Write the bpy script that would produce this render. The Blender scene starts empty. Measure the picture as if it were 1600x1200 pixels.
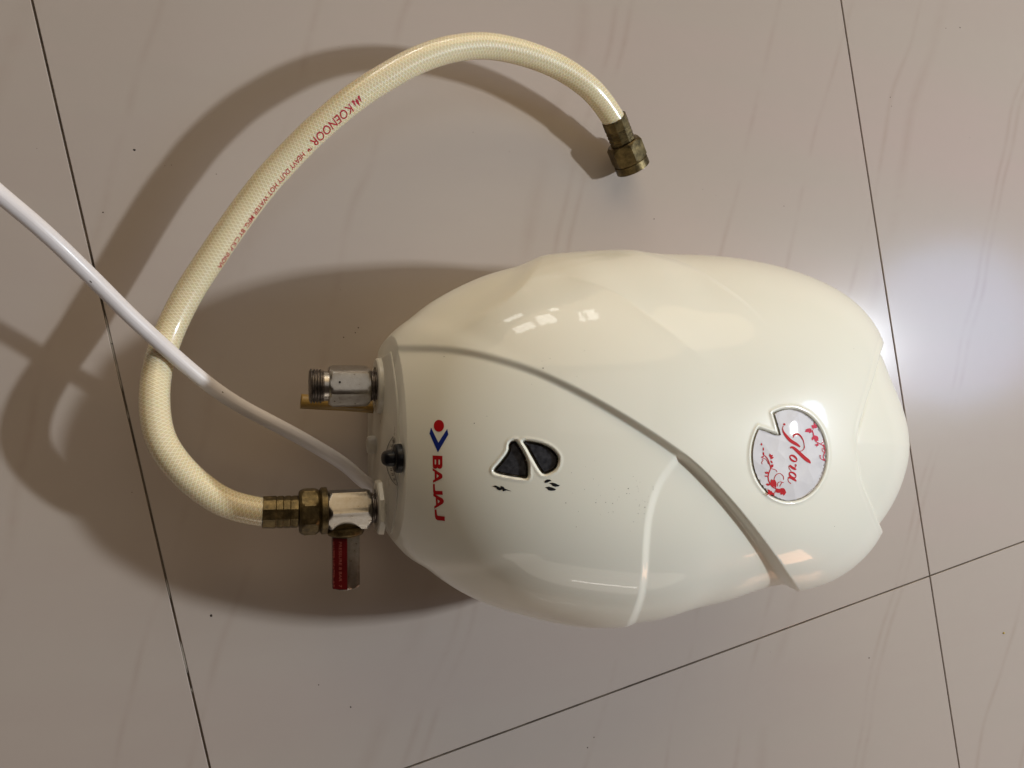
import bpy, bmesh, math, random
import numpy as np
from mathutils import Vector, Matrix
from mathutils.bvhtree import BVHTree
from mathutils.geometry import tessellate_polygon
random.seed(7); rng = np.random.default_rng(7)
sc = bpy.context.scene
COL = sc.collection

# ------------------------------------------------------------------ camera
F = 1180.0; H = 0.5206                      # focal length in photo pixels, height of the camera over the floor (m)
nv = np.array([-0.31278, -0.010976, 0.94976]); nv /= np.linalg.norm(nv)
ax = np.array([1, 0, 0]) - nv*nv[0]; ax /= np.linalg.norm(ax)
RM = np.stack([ax, np.cross(-nv, ax), -nv])
def bp(px, py, z=0.0):                      # photo pixel + height -> point in the room
    d = RM @ np.array([(px-800)/F, (py-600)/F, 1.0])
    t = (z-H)/d[2]
    return Vector((d[0]*t, d[1]*t, z))
def pr(P):                                  # points -> photo pixels
    c = (np.asarray(P, float)-np.array([0, 0, H])) @ RM
    return np.stack([800+F*c[..., 0]/c[..., 2], 600+F*c[..., 1]/c[..., 2]], -1)
cam_d = bpy.data.cameras.new('camera'); cam = bpy.data.objects.new('camera', cam_d); COL.objects.link(cam)
r, u, b = RM @ [1, 0, 0], RM @ [0, -1, 0], RM @ [0, 0, -1]
cam.matrix_world = Matrix(((r[0], u[0], b[0], 0), (r[1], u[1], b[1], 0), (r[2], u[2], b[2], H), (0, 0, 0, 1)))
cam_d.sensor_width = 36; cam_d.lens = F/1600*36; cam_d.clip_start = 0.01; cam_d.clip_end = 50
sc.camera = cam

# ------------------------------------------------------------------ light
w = bpy.data.worlds.new('World'); sc.world = w; w.use_nodes = True
bgn = w.node_tree.nodes['Background']
bgn.inputs[0].default_value = (1.0, 0.68, 0.50, 1); bgn.inputs[1].default_value = 0.035
def area(name, loc, target, sx, sy, power, color):
    l = bpy.data.lights.new(name, 'AREA'); l.shape = 'RECTANGLE'; l.size = sx; l.size_y = sy
    l.energy = power; l.color = color
    o = bpy.data.objects.new(name, l); COL.objects.link(o); o.location = loc
    o.rotation_euler = (Vector(target)-Vector(loc)).to_track_quat('-Z', 'Y').to_euler()
    return o
kf = bp(1292, 552, 0); KEY = kf+Vector((kf.x, kf.y, H))*2.75
area('key_lamp', KEY, (0.2, 0, 0), 0.11, 0.055, 25, (0.94, 1.0, 1.03))
wf = bp(1478, 508, 0)
area('window_light', wf+Vector((wf.x, wf.y, H))*4.0, (0.3, 0, 0), 0.75, 0.70, 10, (0.42, 0.60, 1.0)).data.shape = 'ELLIPSE'
wl = area('warm_lamp', (0.45, 2.2, 1.35), (0.2, 0, 0.1), 3.2, 2.0, 27.0, (1.0, 0.76, 0.46)); wl.data.shape = 'ELLIPSE'
area('side_fill', (0.35, -2.3, 0.75), (0.2, 0, 0.1), 2.2, 0.9, 6.5, (1.0, 0.88, 0.74)).data.shape = 'ELLIPSE'  # added broad fill, brightens the lower side of the shell
for x_, z_, sx_, sy_ in ((-0.70, 1.12, 0.40, 0.30), (-0.22, 1.02, 0.34, 0.42), (0.04, 0.66, 0.14, 0.12), (0.36, 1.16, 0.06, 0.40), (0.50, 1.16, 0.13, 0.40), (-0.70, 0.55, 0.36, 0.16)):
    area('far_window_pane', (x_, 3.0, z_), (0.15+x_*0.3, 0, 0.1), sx_, sy_, 9*math.pi*sx_*sy_, (1.0, 0.98, 0.92))
area('orange_glint_light', (1.68, -1.50, 0.52), (0.27, -0.1, 0.18), 0.30, 0.42, 2.4, (1.0, 0.52, 0.30))  # added light for an unseen orange-bright thing, gives the shell a warm reflection
area('tube_lamp', (0.50, -2.55, 0.66), (0.16, -0.1, 0.17), 0.75, 0.04, 0.9, (1.0, 0.95, 0.88))
sc.view_settings.view_transform = 'Standard'; sc.view_settings.look = 'None'
area('ceiling_bounce_fill', (0.38, 0.95, 2.5), (0.3, 0.2, 0), 1.3, 1.3, 3.2, (1.0, 0.96, 0.90))  # added panel in place of an unseen lit ceiling, brightens the metal flats
sc.view_settings.exposure = 0.03; sc.view_settings.gamma = 1

# ------------------------------------------------------------------ helpers
def srgb(r, g, b):
    f = lambda c: (c/255/12.92) if c/255 <= 0.04045 else ((c/255+0.055)/1.055)**2.4
    return (f(r), f(g), f(b), 1)
class NT:
    def __init__(s, name):
        s.m = bpy.data.materials.new(name); s.m.use_nodes = True; s.t = s.m.node_tree
        s.n = s.t.nodes; s.b = s.n['Principled BSDF']
    def add(s, kind, **kw):
        n = s.n.new(kind)
        for k, v in kw.items(): setattr(n, k, v)
        return n
    def link(s, a, b): s.t.links.new(a, b)
    def math(s, op, a, b=0.0, clamp=False):
        n = s.n.new('ShaderNodeMath'); n.operation = op; n.use_clamp = clamp
        for i, x in enumerate((a, b)):
            if isinstance(x, (int, float)): n.inputs[i].default_value = x
            else: s.link(x, n.inputs[i])
        return n.outputs[0]
    def noise(s, vec, scale, detail=4, rough=0.55):
        n = s.n.new('ShaderNodeTexNoise'); n.inputs['Scale'].default_value = scale
        n.inputs['Detail'].default_value = detail; n.inputs['Roughness'].default_value = rough
        if vec is not None: s.link(vec, n.inputs['Vector'])
        return n.outputs['Fac']
    def ramp(s, fac, stops):
        n = s.n.new('ShaderNodeValToRGB'); e = n.color_ramp.elements
        while len(e) < len(stops): e.new(0.5)
        for k, (p, c) in zip(e, stops): k.position = p; k.color = c
        s.link(fac, n.inputs[0]); return n.outputs[0]
    def mix(s, fac, a, b):
        n = s.n.new('ShaderNodeMix'); n.data_type = 'RGBA'
        for i, x in ((0, fac), (6, a), (7, b)):
            if isinstance(x, (int, float)): n.inputs[i].default_value = x
            elif isinstance(x, tuple): n.inputs[i].default_value = x
            else: s.link(x, n.inputs[i])
        return n.outputs[2]
    def bump(s, h, strength, dist):
        n = s.n.new('ShaderNodeBump'); n.inputs['Strength'].default_value = strength
        n.inputs['Distance'].default_value = dist; s.link(h, n.inputs['Height'])
        s.link(n.outputs[0], s.b.inputs['Normal'])
    def obj(s): return s.add('ShaderNodeTexCoord').outputs['Object']
def simple(name, col, rough=0.5, metal=0.0, spec=0.5, var=0.0, scale=200, bump=0.0, col2=None):
    t = NT(name); B = t.b.inputs
    B['Base Color'].default_value = col; B['Roughness'].default_value = rough; B['Metallic'].default_value = metal
    B['Specular IOR Level'].default_value = spec
    if var or col2:
        c = t.obj(); n = t.noise(c, scale, 5, 0.6)
        c2 = col2 or tuple([x*(1-var) for x in col[:3]]+[1])
        t.link(t.ramp(n, [(0.35, c2), (0.65, col)]), B['Base Color'])
        t.link(t.math('ADD', t.math('MULTIPLY', n, 0.35), max(0.02, rough-0.17)), B['Roughness'])
        if bump: t.bump(n, bump, 0.0005)
    return t.m

def mesh_obj(name, verts, faces, mat, parent=None, smooth=True, uvs=None, kind=None):
    me = bpy.data.meshes.new(name); me.from_pydata([tuple(v) for v in verts], [], [tuple(f) for f in faces])
    if smooth: me.polygons.foreach_set('use_smooth', [True]*len(me.polygons))
    if uvs is not None:
        uv = me.uv_layers.new(name='UVMap'); li = np.zeros(len(me.loops), dtype=np.int64)
        me.loops.foreach_get('vertex_index', li); uv.data.foreach_set('uv', np.asarray(uvs, dtype=np.float32)[li].ravel())
    me.materials.append(mat); me.update()
    o = bpy.data.objects.new(name, me); COL.objects.link(o)
    if parent: o.parent = parent; o.matrix_parent_inverse = Matrix.Translation(-parent.location)
    if kind: o['kind'] = kind
    return o
def bm_obj(name, bm, mat, parent=None, smooth=False, kind=None):
    bmesh.ops.recalc_face_normals(bm, faces=bm.faces)
    me = bpy.data.meshes.new(name); bm.to_mesh(me); bm.free()
    if smooth: me.polygons.foreach_set('use_smooth', [True]*len(me.polygons))
    me.materials.append(mat)
    o = bpy.data.objects.new(name, me); COL.objects.link(o)
    if parent:
        o.parent = parent
        base = parent
        o.matrix_parent_inverse = (Matrix.Translation(-base.location) if base.type == 'EMPTY' else Matrix.Identity(4))
    if kind: o['kind'] = kind
    return o
def sub(o, parent):                       # make o a child of a mesh part whose own transform is the identity
    o.parent = parent; return o
def sharpen(o, deg=35):
    me = o.data; me.polygons.foreach_set('use_smooth', [True]*len(me.polygons))
    me.set_sharp_from_angle(angle=math.radians(deg))
def frame(d, up=Vector((0, 0, 1))):
    d = Vector(d).normalized()
    x = up - d*up.dot(d)
    if x.length < 1e-4: x = Vector((1, 0, 0)) - d*d.x
    x.normalize(); return x, d.cross(x), d
def lathe(bm, P, d, prof, seg=48, rot=0.0, cap=True):
    # prof: list of (distance along d, radius); seg=6 gives a hex prism
    x, y, d = frame(d); rings = []
    for t, rr in prof:
        rings.append([bm.verts.new(Vector(P)+d*t+(x*math.cos(2*math.pi*k/seg+rot)+y*math.sin(2*math.pi*k/seg+rot))*rr) for k in range(seg)])
    for a, c in zip(rings[:-1], rings[1:]):
        for k in range(seg): bm.faces.new((a[k], a[(k+1) % seg], c[(k+1) % seg], c[k]))
    if cap:
        bm.faces.new(rings[0][::-1]); bm.faces.new(rings[-1])
    return rings
def hexnut(bm, P, d, L, R, rot=0.0, ch=0.12, n=6):
    # hexagonal bar with chamfered ends: intersection of prism and cone, built as rings
    x, y, d = frame(d); S = n*8; rings = []
    def hexr(a):
        s = 2*math.pi/n; a = (a-rot) % s - s/2; return R*math.cos(s/2)/math.cos(a)
    prof = []
    for t, lim in ((0, R*0.84), (0.03*R, R*0.875), (0.10*R, R*0.93), (0.2*R, R*1.0), (L-0.2*R, R*1.0), (L-0.10*R, R*0.93), (L-0.03*R, R*0.875), (L, R*0.84)):
        ring = []
        for k in range(S):
            a = 2*math.pi*k/S; rr = min(hexr(a), lim)
            ring.append(bm.verts.new(Vector(P)+d*t+(x*math.cos(a)+y*math.sin(a))*rr))
        rings.append(ring)
    for a, c in zip(rings[:-1], rings[1:]):
        for k in range(S): bm.faces.new((a[k], a[(k+1) % S], c[(k+1) % S], c[k]))
    bm.faces.new(rings[0][::-1]); bm.faces.new(rings[-1])
def catmull(P, step):
    P = [Vector(p) for p in P]; Q = [P[0]*2-P[1]]+P+[P[-1]*2-P[-2]]; out = []
    for i in range(1, len(Q)-2):
        a, b_, c, d = Q[i-1:i+3]
        n = max(2, int((c-b_).length/step))
        for k in range(n):
            t = k/n
            out.append(0.5*((2*b_)+(c-a)*t+(2*a-5*b_+4*c-d)*t*t+(3*b_-a-3*c+d)*t**3))
    out.append(P[-1]); return out
def smooth_path(C, it):
    C = [c.copy() for c in C]
    for _ in range(it):
        C = [C[0]]+[(C[i-1]+C[i]*2+C[i+1])/4 for i in range(1, len(C)-1)]+[C[-1]]
    return C
def tube(path, rad, seg=48, wob=None):
    # returns verts, faces, uvs (u = length / m, v = turn 0..1 from the top side), frames
    n = len(path); T = [(path[min(i+1, n-1)]-path[max(i-1, 0)]).normalized() for i in range(n)]
    V = []; U = []; Fc = []; s = 0; fr = []
    for i in range(n):
        if i: s += (path[i]-path[i-1]).length
        t = T[i]; up = Vector((0, 0, 1)); x = (up-t*up.dot(t)).normalized(); y = t.cross(x)
        rr = rad(s) if callable(rad) else rad
        fr.append((s, path[i], x, y, rr))
        for k in range(seg+1):
            a = 2*math.pi*k/seg
            V.append(path[i]+(x*math.cos(a)+y*math.sin(a))*rr); U.append((s*100, k/seg))
    for i in range(n-1):
        for k in range(seg):
            a = i*(seg+1)+k; Fc.append((a, a+1, a+seg+2, a+seg+1))
    return V, Fc, U, fr
def empty(name, loc, label=None, cat=None):
    o = bpy.data.objects.new(name, None); o.empty_display_size = 0.02; COL.objects.link(o); o.location = loc
    if label: o['label'] = label
    if cat: o['category'] = cat
    return o

# ------------------------------------------------------------------ floor
fp = lambda px, py: np.array(bp(px, py)[:2])
a0, a1 = fp(50, 0), fp(328, 1200); b0, b1 = fp(1315, 0), fp(1500, 1200); c0 = fp(1453, 900)
d1 = (a1-a0)/np.linalg.norm(a1-a0)                     # along the long joints
d1b = (b1-b0)/np.linalg.norm(b1-b0); d1 = (d1+d1b)/np.linalg.norm(d1+d1b)
d2 = np.array([-d1[1], d1[0]])
if d2[0] < 0: d2 = -d2
O = c0                                                  # tile corner
TW, TL, G = 0.600, 1.200, 0.0013
def floor_tile_mat():
    t = NT('polished_tile'); B = t.b.inputs
    tc = t.add('ShaderNodeTexCoord'); oi = t.add('ShaderNodeObjectInfo')
    geo = t.add('ShaderNodeNewGeometry').outputs['Position']
    mp = t.add('ShaderNodeMapping'); t.link(geo, mp.inputs[0])
    mp.inputs['Rotation'].default_value = (0, 0, math.radians(-74)); mp.inputs['Scale'].default_value = (1.0, 1.0, 1.0)
    # veins: nearly straight thin streaks, gently wandering, fading in and out
    n1 = t.noise(mp.outputs[0], 2.2, 3, 0.5)
    sx = t.add('ShaderNodeSeparateXYZ'); t.link(mp.outputs[0], sx.inputs[0])
    n3 = t.noise(mp.outputs[0], 9.0, 4, 0.6)
    yy = t.math('ADD', sx.outputs['Y'], t.math('ADD', t.math('MULTIPLY', n1, 0.10), t.math('MULTIPLY', n3, 0.0035)))
    def veins(freq, off, width):
        ph = t.math('ADD', t.math('MULTIPLY', yy, freq), off)
        fr = t.math('ABSOLUTE', t.math('SUBTRACT', t.math('FRACT', ph), 0.5))
        return t.math('SUBTRACT', 1.0, t.math('DIVIDE', fr, width), True)
    v = t.math('MAXIMUM', veins(7.3, 0.31, 0.028), veins(5.1, 0.12, 0.018))
    v = t.math('MAXIMUM', v, t.math('MULTIPLY', veins(3.1, 0.77, 0.025), 0.8))
    mp2 = t.add('ShaderNodeMapping'); t.link(geo, mp2.inputs[0])
    mp2.inputs['Rotation'].default_value = (0, 0, math.radians(-74)); mp2.inputs['Scale'].default_value = (0.35, 2.2, 1)
    fade = t.noise(mp2.outputs[0], 6, 4, 0.65)
    fade = t.math('MULTIPLY', t.math('SUBTRACT', fade, 0.40, True), 4.5, True)
    v = t.math('MULTIPLY', v, fade, True)
    big = t.noise(mp2.outputs[0], 3.0, 5, 0.6)
    base = t.ramp(big, [(0.30, (0.436, 0.368, 0.330, 1)), (0.5, (0.445, 0.386, 0.342, 1)), (0.72, (0.466, 0.382, 0.349, 1))])
    fine = t.noise(geo, 60, 6, 0.7)
    base = t.mix(t.math('MULTIPLY', fine, 0.10), base, (0.30, 0.26, 0.22, 1))
    col = t.mix(t.math('MULTIPLY', v, 0.22), base, (0.28, 0.20, 0.145, 1))
    t.link(col, B['Base Color'])
    sm = t.noise(geo, 14, 5, 0.65)
    t.link(t.math('ADD', 0.115, t.math('MULTIPLY', sm, 0.05)), B['Roughness'])
    B['Specular IOR Level'].default_value = 0.22
    B['Coat Weight'].default_value = 0.20; B['Coat Roughness'].default_value = 0.33
    wv = t.noise(geo, 16, 2, 0.5); t.bump(wv, 0.10, 0.0012)
    return t.m
M_tile = floor_tile_mat()
M_grout = simple('grout', (0.17, 0.135, 0.10, 1), 0.9, var=0.6, scale=40, col2=(0.05, 0.037, 0.026, 1))
M_pale_grout = simple('pale_grout', (0.34, 0.30, 0.25, 1), 0.85, var=0.3, scale=150)
def quad_box(bm, cx, cy, hw, hl, z0, z1, bev):
    c = np.array([cx, cy]); ring = []
    for (zz, ins) in ((z0, 0), (z1-bev, 0), (z1-bev*0.3, bev*0.35), (z1, bev)):
        rr = []
        for sx_, sy_ in ((-1, -1), (1, -1), (1, 1), (-1, 1)):
            p = c+d2*(sx_*(hw-ins))+d1*(sy_*(hl-ins)); rr.append(bm.verts.new((p[0], p[1], zz)))
        ring.append(rr)
    for a, b_ in zip(ring[:-1], ring[1:]):
        for k in range(4): bm.faces.new((a[k], a[(k+1) % 4], b_[(k+1) % 4], b_[k]))
    bm.faces.new(ring[-1])
bmf = bmesh.new()
p = [O+d2*x+d1*y for x, y in ((-4, -4), (4, -4), (4, 4), (-4, 4))]
bmf.faces.new([bmf.verts.new((q[0], q[1], -0.0014)) for q in p])
floor = bm_obj('floor', bmf, M_grout); floor['kind'] = 'structure'
for i in range(-3, 3):
    for j in range(-2, 2):
        c = O+d2*((i+0.5)*TW)+d1*((j+0.5)*TL)
        bm = bmesh.new(); quad_box(bm, c[0], c[1], TW/2-G/2, TL/2-G/2, -0.0013, 0.0, 0.0004)
        sub(bm_obj('tile', bm, M_tile), floor)
# pale grout where the left joint is still filled
bm = bmesh.new()
def joint_piece(P0, P1, wd, z):
    P0 = np.array(P0); P1 = np.array(P1); e = (P1-P0)/np.linalg.norm(P1-P0); q = np.array([-e[1], e[0]])*wd/2
    N = max(2, int(np.linalg.norm(P1-P0)/0.004)); L = []; Rr = []
    for k in range(N+1):
        c = P0+(P1-P0)*k/N; jl, jr = rng.uniform(0.6, 1.0, 2)
        if k in (0, N): jl = jr = 0.1
        L.append(bm.verts.new((*(c+q*jl), z))); Rr.append(bm.verts.new((*(c-q*jr), z)))
    for k in range(N): bm.faces.new((L[k], L[k+1], Rr[k+1], Rr[k]))
def on_left(py):    # the left joint: O - d2*TW + d1*s, found for a photo row
    best = None
    for s in np.linspace(-1.6, 0.6, 2201):
        q = O-d2*TW+d1*s; y = pr([q[0], q[1], 0])[1]
        if best is None or abs(y-py) < best[0]: best = (abs(y-py), q)
    return best[1]
for y0, y1 in ((492, 612), (640, 655), (905, 935), (1002, 1052), (1075, 1083)):
    joint_piece(on_left(y0), on_left(y1), G*0.9, -0.0004)
sub(bm_obj('joint_filler', bm, M_pale_grout, kind='stuff'), floor)

# ------------------------------------------------------------------ heater body
def sdist(P, poly, closed=False):
    """signed distance (px) to a polyline; positive on the left-hand side seen on screen (y down) of its direction"""
    poly = np.array(poly, float)
    if closed: poly = np.vstack([poly, poly[:1]])
    best = np.full(P.shape[0], 1e9); sg = np.zeros(P.shape[0]); par = np.zeros(P.shape[0])
    L = np.concatenate([[0], np.cumsum(np.linalg.norm(np.diff(poly, axis=0), axis=1))])
    for i in range(len(poly)-1):
        a, b_ = poly[i], poly[i+1]; ab = b_-a; l2 = (ab**2).sum()
        t0 = ((P-a)@ab)/l2; t = np.clip(t0, 0, 1)
        c = a+t[:, None]*ab; d = np.linalg.norm(P-c, axis=1)
        cr = (P[:, 0]-a[0])*ab[1]-(P[:, 1]-a[1])*ab[0]
        better = d < best-1e-9
        best = np.where(better, d, best); sg = np.where(better, np.sign(cr), sg); par = np.where(better, (L[i]+t*math.sqrt(l2))/L[-1], par)
    return best*sg, par
def inside(P, poly):
    poly = np.array(poly, float); x, y = P[:, 0], P[:, 1]; res = np.zeros(len(P), bool); j = len(poly)-1
    for i in range(len(poly)):
        xi, yi = poly[i]; xj, yj = poly[j]
        c = ((yi > y) != (yj > y)) & (x < (xj-xi)*(y-yi)/((yj-yi) if yj != yi else 1e-9)+xi)
        res ^= c; j = i
    return res
def sst(x, a, b_):
    t = np.clip((x-a)/(b_-a), 0, 1); return t*t*(3-2*t)
def spline2(P, n=8, closed=False):
    P = [np.array(p, float) for p in P]
    Q = ([P[-1]]+P+[P[0], P[1]]) if closed else ([2*P[0]-P[1]]+P+[2*P[-1]-P[-2]])
    out = []
    for i in range(1, len(Q)-2):
        a, b_, c, d = Q[i-1:i+3]
        for k in range(n):
            t = k/n; out.append(0.5*(2*b_+(c-a)*t+(2*a-5*b_+4*c-d)*t*t+(3*b_-a-3*c+d)*t**3))
    if not closed: out.append(P[-1])
    return np.array(out)
R1 = spline2([(560, 548), (625, 547), (700, 549), (765, 561), (850, 590), (950, 643), (1060, 716), (1120, 774), (1172, 836), (1212, 892), (1238, 935), (1255, 985)])
R2 = spline2([(1110, 655), (1062, 712), (1030, 757), (1015, 805), (1010, 850), (1007, 900), (1000, 940), (984, 980), (960, 1020)])
R3 = spline2([(850, 412), (890, 430), (960, 456), (1020, 498), (1090, 552), (1130, 590)])
R5 = spline2([(985, 385), (1010, 396), (1080, 418), (1160, 470), (1210, 520)])
R6 = spline2([(1378, 530), (1370, 556), (1361, 592), (1347, 640), (1337, 690), (1342, 745), (1358, 790), (1373, 826), (1385, 850)])
S4 = spline2([(845, 380), (832, 402), (800, 445), (755, 478), (705, 505), (650, 520)])
EYE_L = spline2([(803.5, 687.5), (798, 689), (794, 694), (793, 703), (788, 712), (780, 722), (770.5, 734), (775, 740), (790, 744), (808, 747), (824, 748), (827, 738), (826, 725), (821, 711), (813, 697), (807, 688.5)], 4, True)
EYE_R = spline2([(816, 688.5), (830, 688.5), (847, 692.5), (862, 700), (872, 711), (874, 721), (870, 732), (862, 738.5), (850, 742), (842, 735), (832, 718), (823, 702)], 4, True)
bcx, bcy, brx, bry = 1233.0, 710.8, 59.0, 73.0
_n0, _n1 = math.atan2((644.8-bcy)/bry, (1207.5-bcx)/brx), math.atan2((669.2-bcy)/bry, (1186-bcx)/brx)
_n1 = _n1+2*math.pi if _n1 < _n0 else _n1
def badge_poly(grow=0.0):
    a = np.linspace(_n0, _n1, 120)
    pts = [(bcx+(brx+grow)*math.cos(t), bcy+(bry+grow)*math.sin(t)) for t in a]
    return np.array(pts[::-1]+[(1217.5-grow*0.7, 679.3-grow*0.7)])
BADGE = badge_poly()
X0 = 0.0682
YT, YB = 0.0262, -0.1020
Cx, Cy = 0.215, -0.054
TOP = 0.191
TARGET = np.array([(612, 522), (640, 499), (680, 468), (715, 446), (745, 436), (775, 428), (803, 416), (832, 404), (880, 396), (925, 391), (960, 389.5), (985, 391), (1005, 395), (1040, 396), (1090, 398), (1140, 402), (1190, 409), (1230, 419), (1275, 436), (1315, 455), (1345, 474), (1358, 492), (1366, 515), (1370, 540), (1371, 556), (1382, 570), (1398, 598), (1411, 630), (1418, 665), (1420, 700), (1415, 735), (1404, 768), (1388, 798), (1373, 821), (1370, 838), (1368, 853), (1352, 870), (1325, 891), (1292, 909), (1262, 925), (1250, 929), (1232, 927), (1222, 908), (1180, 922), (1130, 940), (1080, 955), (1035, 966), (1000, 973), (984, 979), (940, 981), (890, 978), (840, 968), (790, 954), (740, 935), (700, 913), (665, 890), (640, 872), (620, 860)], float)
def zeq_of(Y, X):
    return 0.090 + 0.006*(1-sst(X, X0, X0+0.12))
def build(radial, NR, NW, detail=True):
    """polar grid: returns verts (NR+NW, NPHI, 3)"""
    NP = len(radial); ph = np.linspace(0, 2*math.pi, NP, endpoint=False)
    # smooth copy of the outline for the inner rings
    k = int(NP*0.06); ker = np.hanning(2*k+1); ker /= ker.sum()
    rs = np.convolve(np.concatenate([radial[-k:], radial, radial[:k]]), ker, 'valid')
    r = 1-(1-np.linspace(0, 1, NR))**1.25; r[0] = 1e-4
    rr = r[:, None]; bl = sst(rr, 0.45, 1.0)
    rad = (rs[None]+(radial-rs)[None]*bl)*rr
    X = Cx+rad*np.cos(ph); Y = Cy+rad*np.sin(ph)
    Xe = Cx+radial*np.cos(ph); Ye = Cy+radial*np.sin(ph)
    Xs = Cx+rs*np.cos(ph)
    left = (1-sst(Xs, X0+0.010, X0+0.16))[None]
    ze = zeq_of(Ye, Xe)
    zs = np.convolve(np.concatenate([ze[-k:], ze, ze[:k]]), ker, 'valid')
    zr = zs[None]+(ze-zs)[None]*sst(rr, 0.55, 1.0)
    ze = ze[None]
    kk = 0.5; pp = 2.4
    top = TOP
    Z = zr+(top-zr)*(np.clip(1-rr**pp, 0, 1)**kk)
    V = np.stack([X, Y, Z+0*X], -1)
    # walls below the equator
    ws = []
    for q in np.linspace(0, 1, NW+1)[1:]:
        inset = 0.016*q**2
        rw = radial-inset
        z = ze[0]*(1-q)+0.0005*q
        ws.append(np.stack([Cx+rw*np.cos(ph), Cy+rw*np.sin(ph), z], -1))
    W = np.stack(ws, 0)
    # displacement along normals of the dome
    du = np.roll(V, -1, 1)-np.roll(V, 1, 1); dr = np.gradient(V, axis=0)
    N = np.cross(dr, du); N /= (np.linalg.norm(N, axis=2, keepdims=True)+1e-12)
    N[0] = (0, 0, 1)
    N = np.where(N[..., 2:3] < -0.2, -N, N)
    lf = 0.0
    N2 = N; D = np.zeros(V.shape[:2])
    for _ in range(3 if detail else 2):
        D = disp(pr(V+N2*D[..., None]).reshape(-1, 2)).reshape(V.shape[:2])*(1-lf)
    V = V+N2*D[..., None]
    if detail:
        E2 = np.zeros(V.shape[:2])
        P = pr(V); msk = (P[..., 0] > 740) & (P[..., 0] < 1330) & (P[..., 1] > 600) & (P[..., 1] < 820)
        E2[msk] = carve(P[msk]); V = V+N2*E2[..., None]
    eqd = D[-1][None, :, None]*N2[-1][None]; eqd = eqd*np.array([1, 1, 0])
    W = W+eqd
    return np.concatenate([V, W], 0)
def disp(P):
    s1, t1 = sdist(P, R1)
    wd = 7+2.5*sst(t1, 0.5, 1.0)
    st1 = sst(s1-2-4*sst(t1, 0.2, 0.7), -wd, wd)
    s2, t2 = sdist(P, R2)                       # positive: left on screen of a line running down = right? fixed by sign below
    st2 = sst(-s2*SG2, -6.5, 6.5)
    amp1 = 0.0034+0.0018*sst(t1, 0.22, 0.62)
    D = st1*amp1 + (1-st1)*(st2*0.0016)
    s3, t3 = sdist(P, R3)
    D += 0.0010*np.exp(-np.sqrt((s3/15.0)**2+0.02))*sst(t3, 0.05, 0.25)*(1-sst(t3, 0.5, 1.0))
    s5, t5 = sdist(P, R5)
    D += 0.0006*sst(s5*SG5, -3, 3)*np.exp(-np.abs(s5)/60)*(1-sst(t5, 0.6, 1.0))
    s4, t4 = sdist(P, S4)
    D += -0.0034*sst(s4*SG4, -16, 16)*np.exp(-np.clip(s4*SG4, 0, None)/90)*(1-sst(t4, 0.5, 1.0))*st1
    s6, t6 = sdist(P, R6)
    e6 = np.abs(t6-0.5)*2
    D += -(0.0012+0.0035*e6)*sst(s6*SG6, -4, 4)*np.exp(-np.clip(s6*SG6, 0, None)/80)
    D += -0.0016*np.exp(-((s6)/3.5)**2)*(1-sst(t6, 0.38, 0.55))
    return D
def carve(P):
    D = np.zeros(len(P))
    if True:
        for poly in (EYE_L, EYE_R):
            sd = np.abs(sdist(P, poly, True)[0]); ins = inside(P, poly); sd = np.where(ins, sd, -sd)
            D -= 0.0024*sst(sd, -1.2, 2.6)
            D += 0.0003*np.exp(-((sd+2.8)/1.6)**2)
        sd = np.abs(sdist(P, BADGE, True)[0]); ins = inside(P, BADGE); sd = np.where(ins, sd, -sd)
        D -= 0.0012*sst(sd, -0.8, 1.4)
        D += 0.0004*np.exp(-((sd+3.2)/2.2)**2)
    return D
if sdist(np.array([[1000., 500.]]), R1)[0][0] < 0: R1 = R1[::-1]
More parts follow.
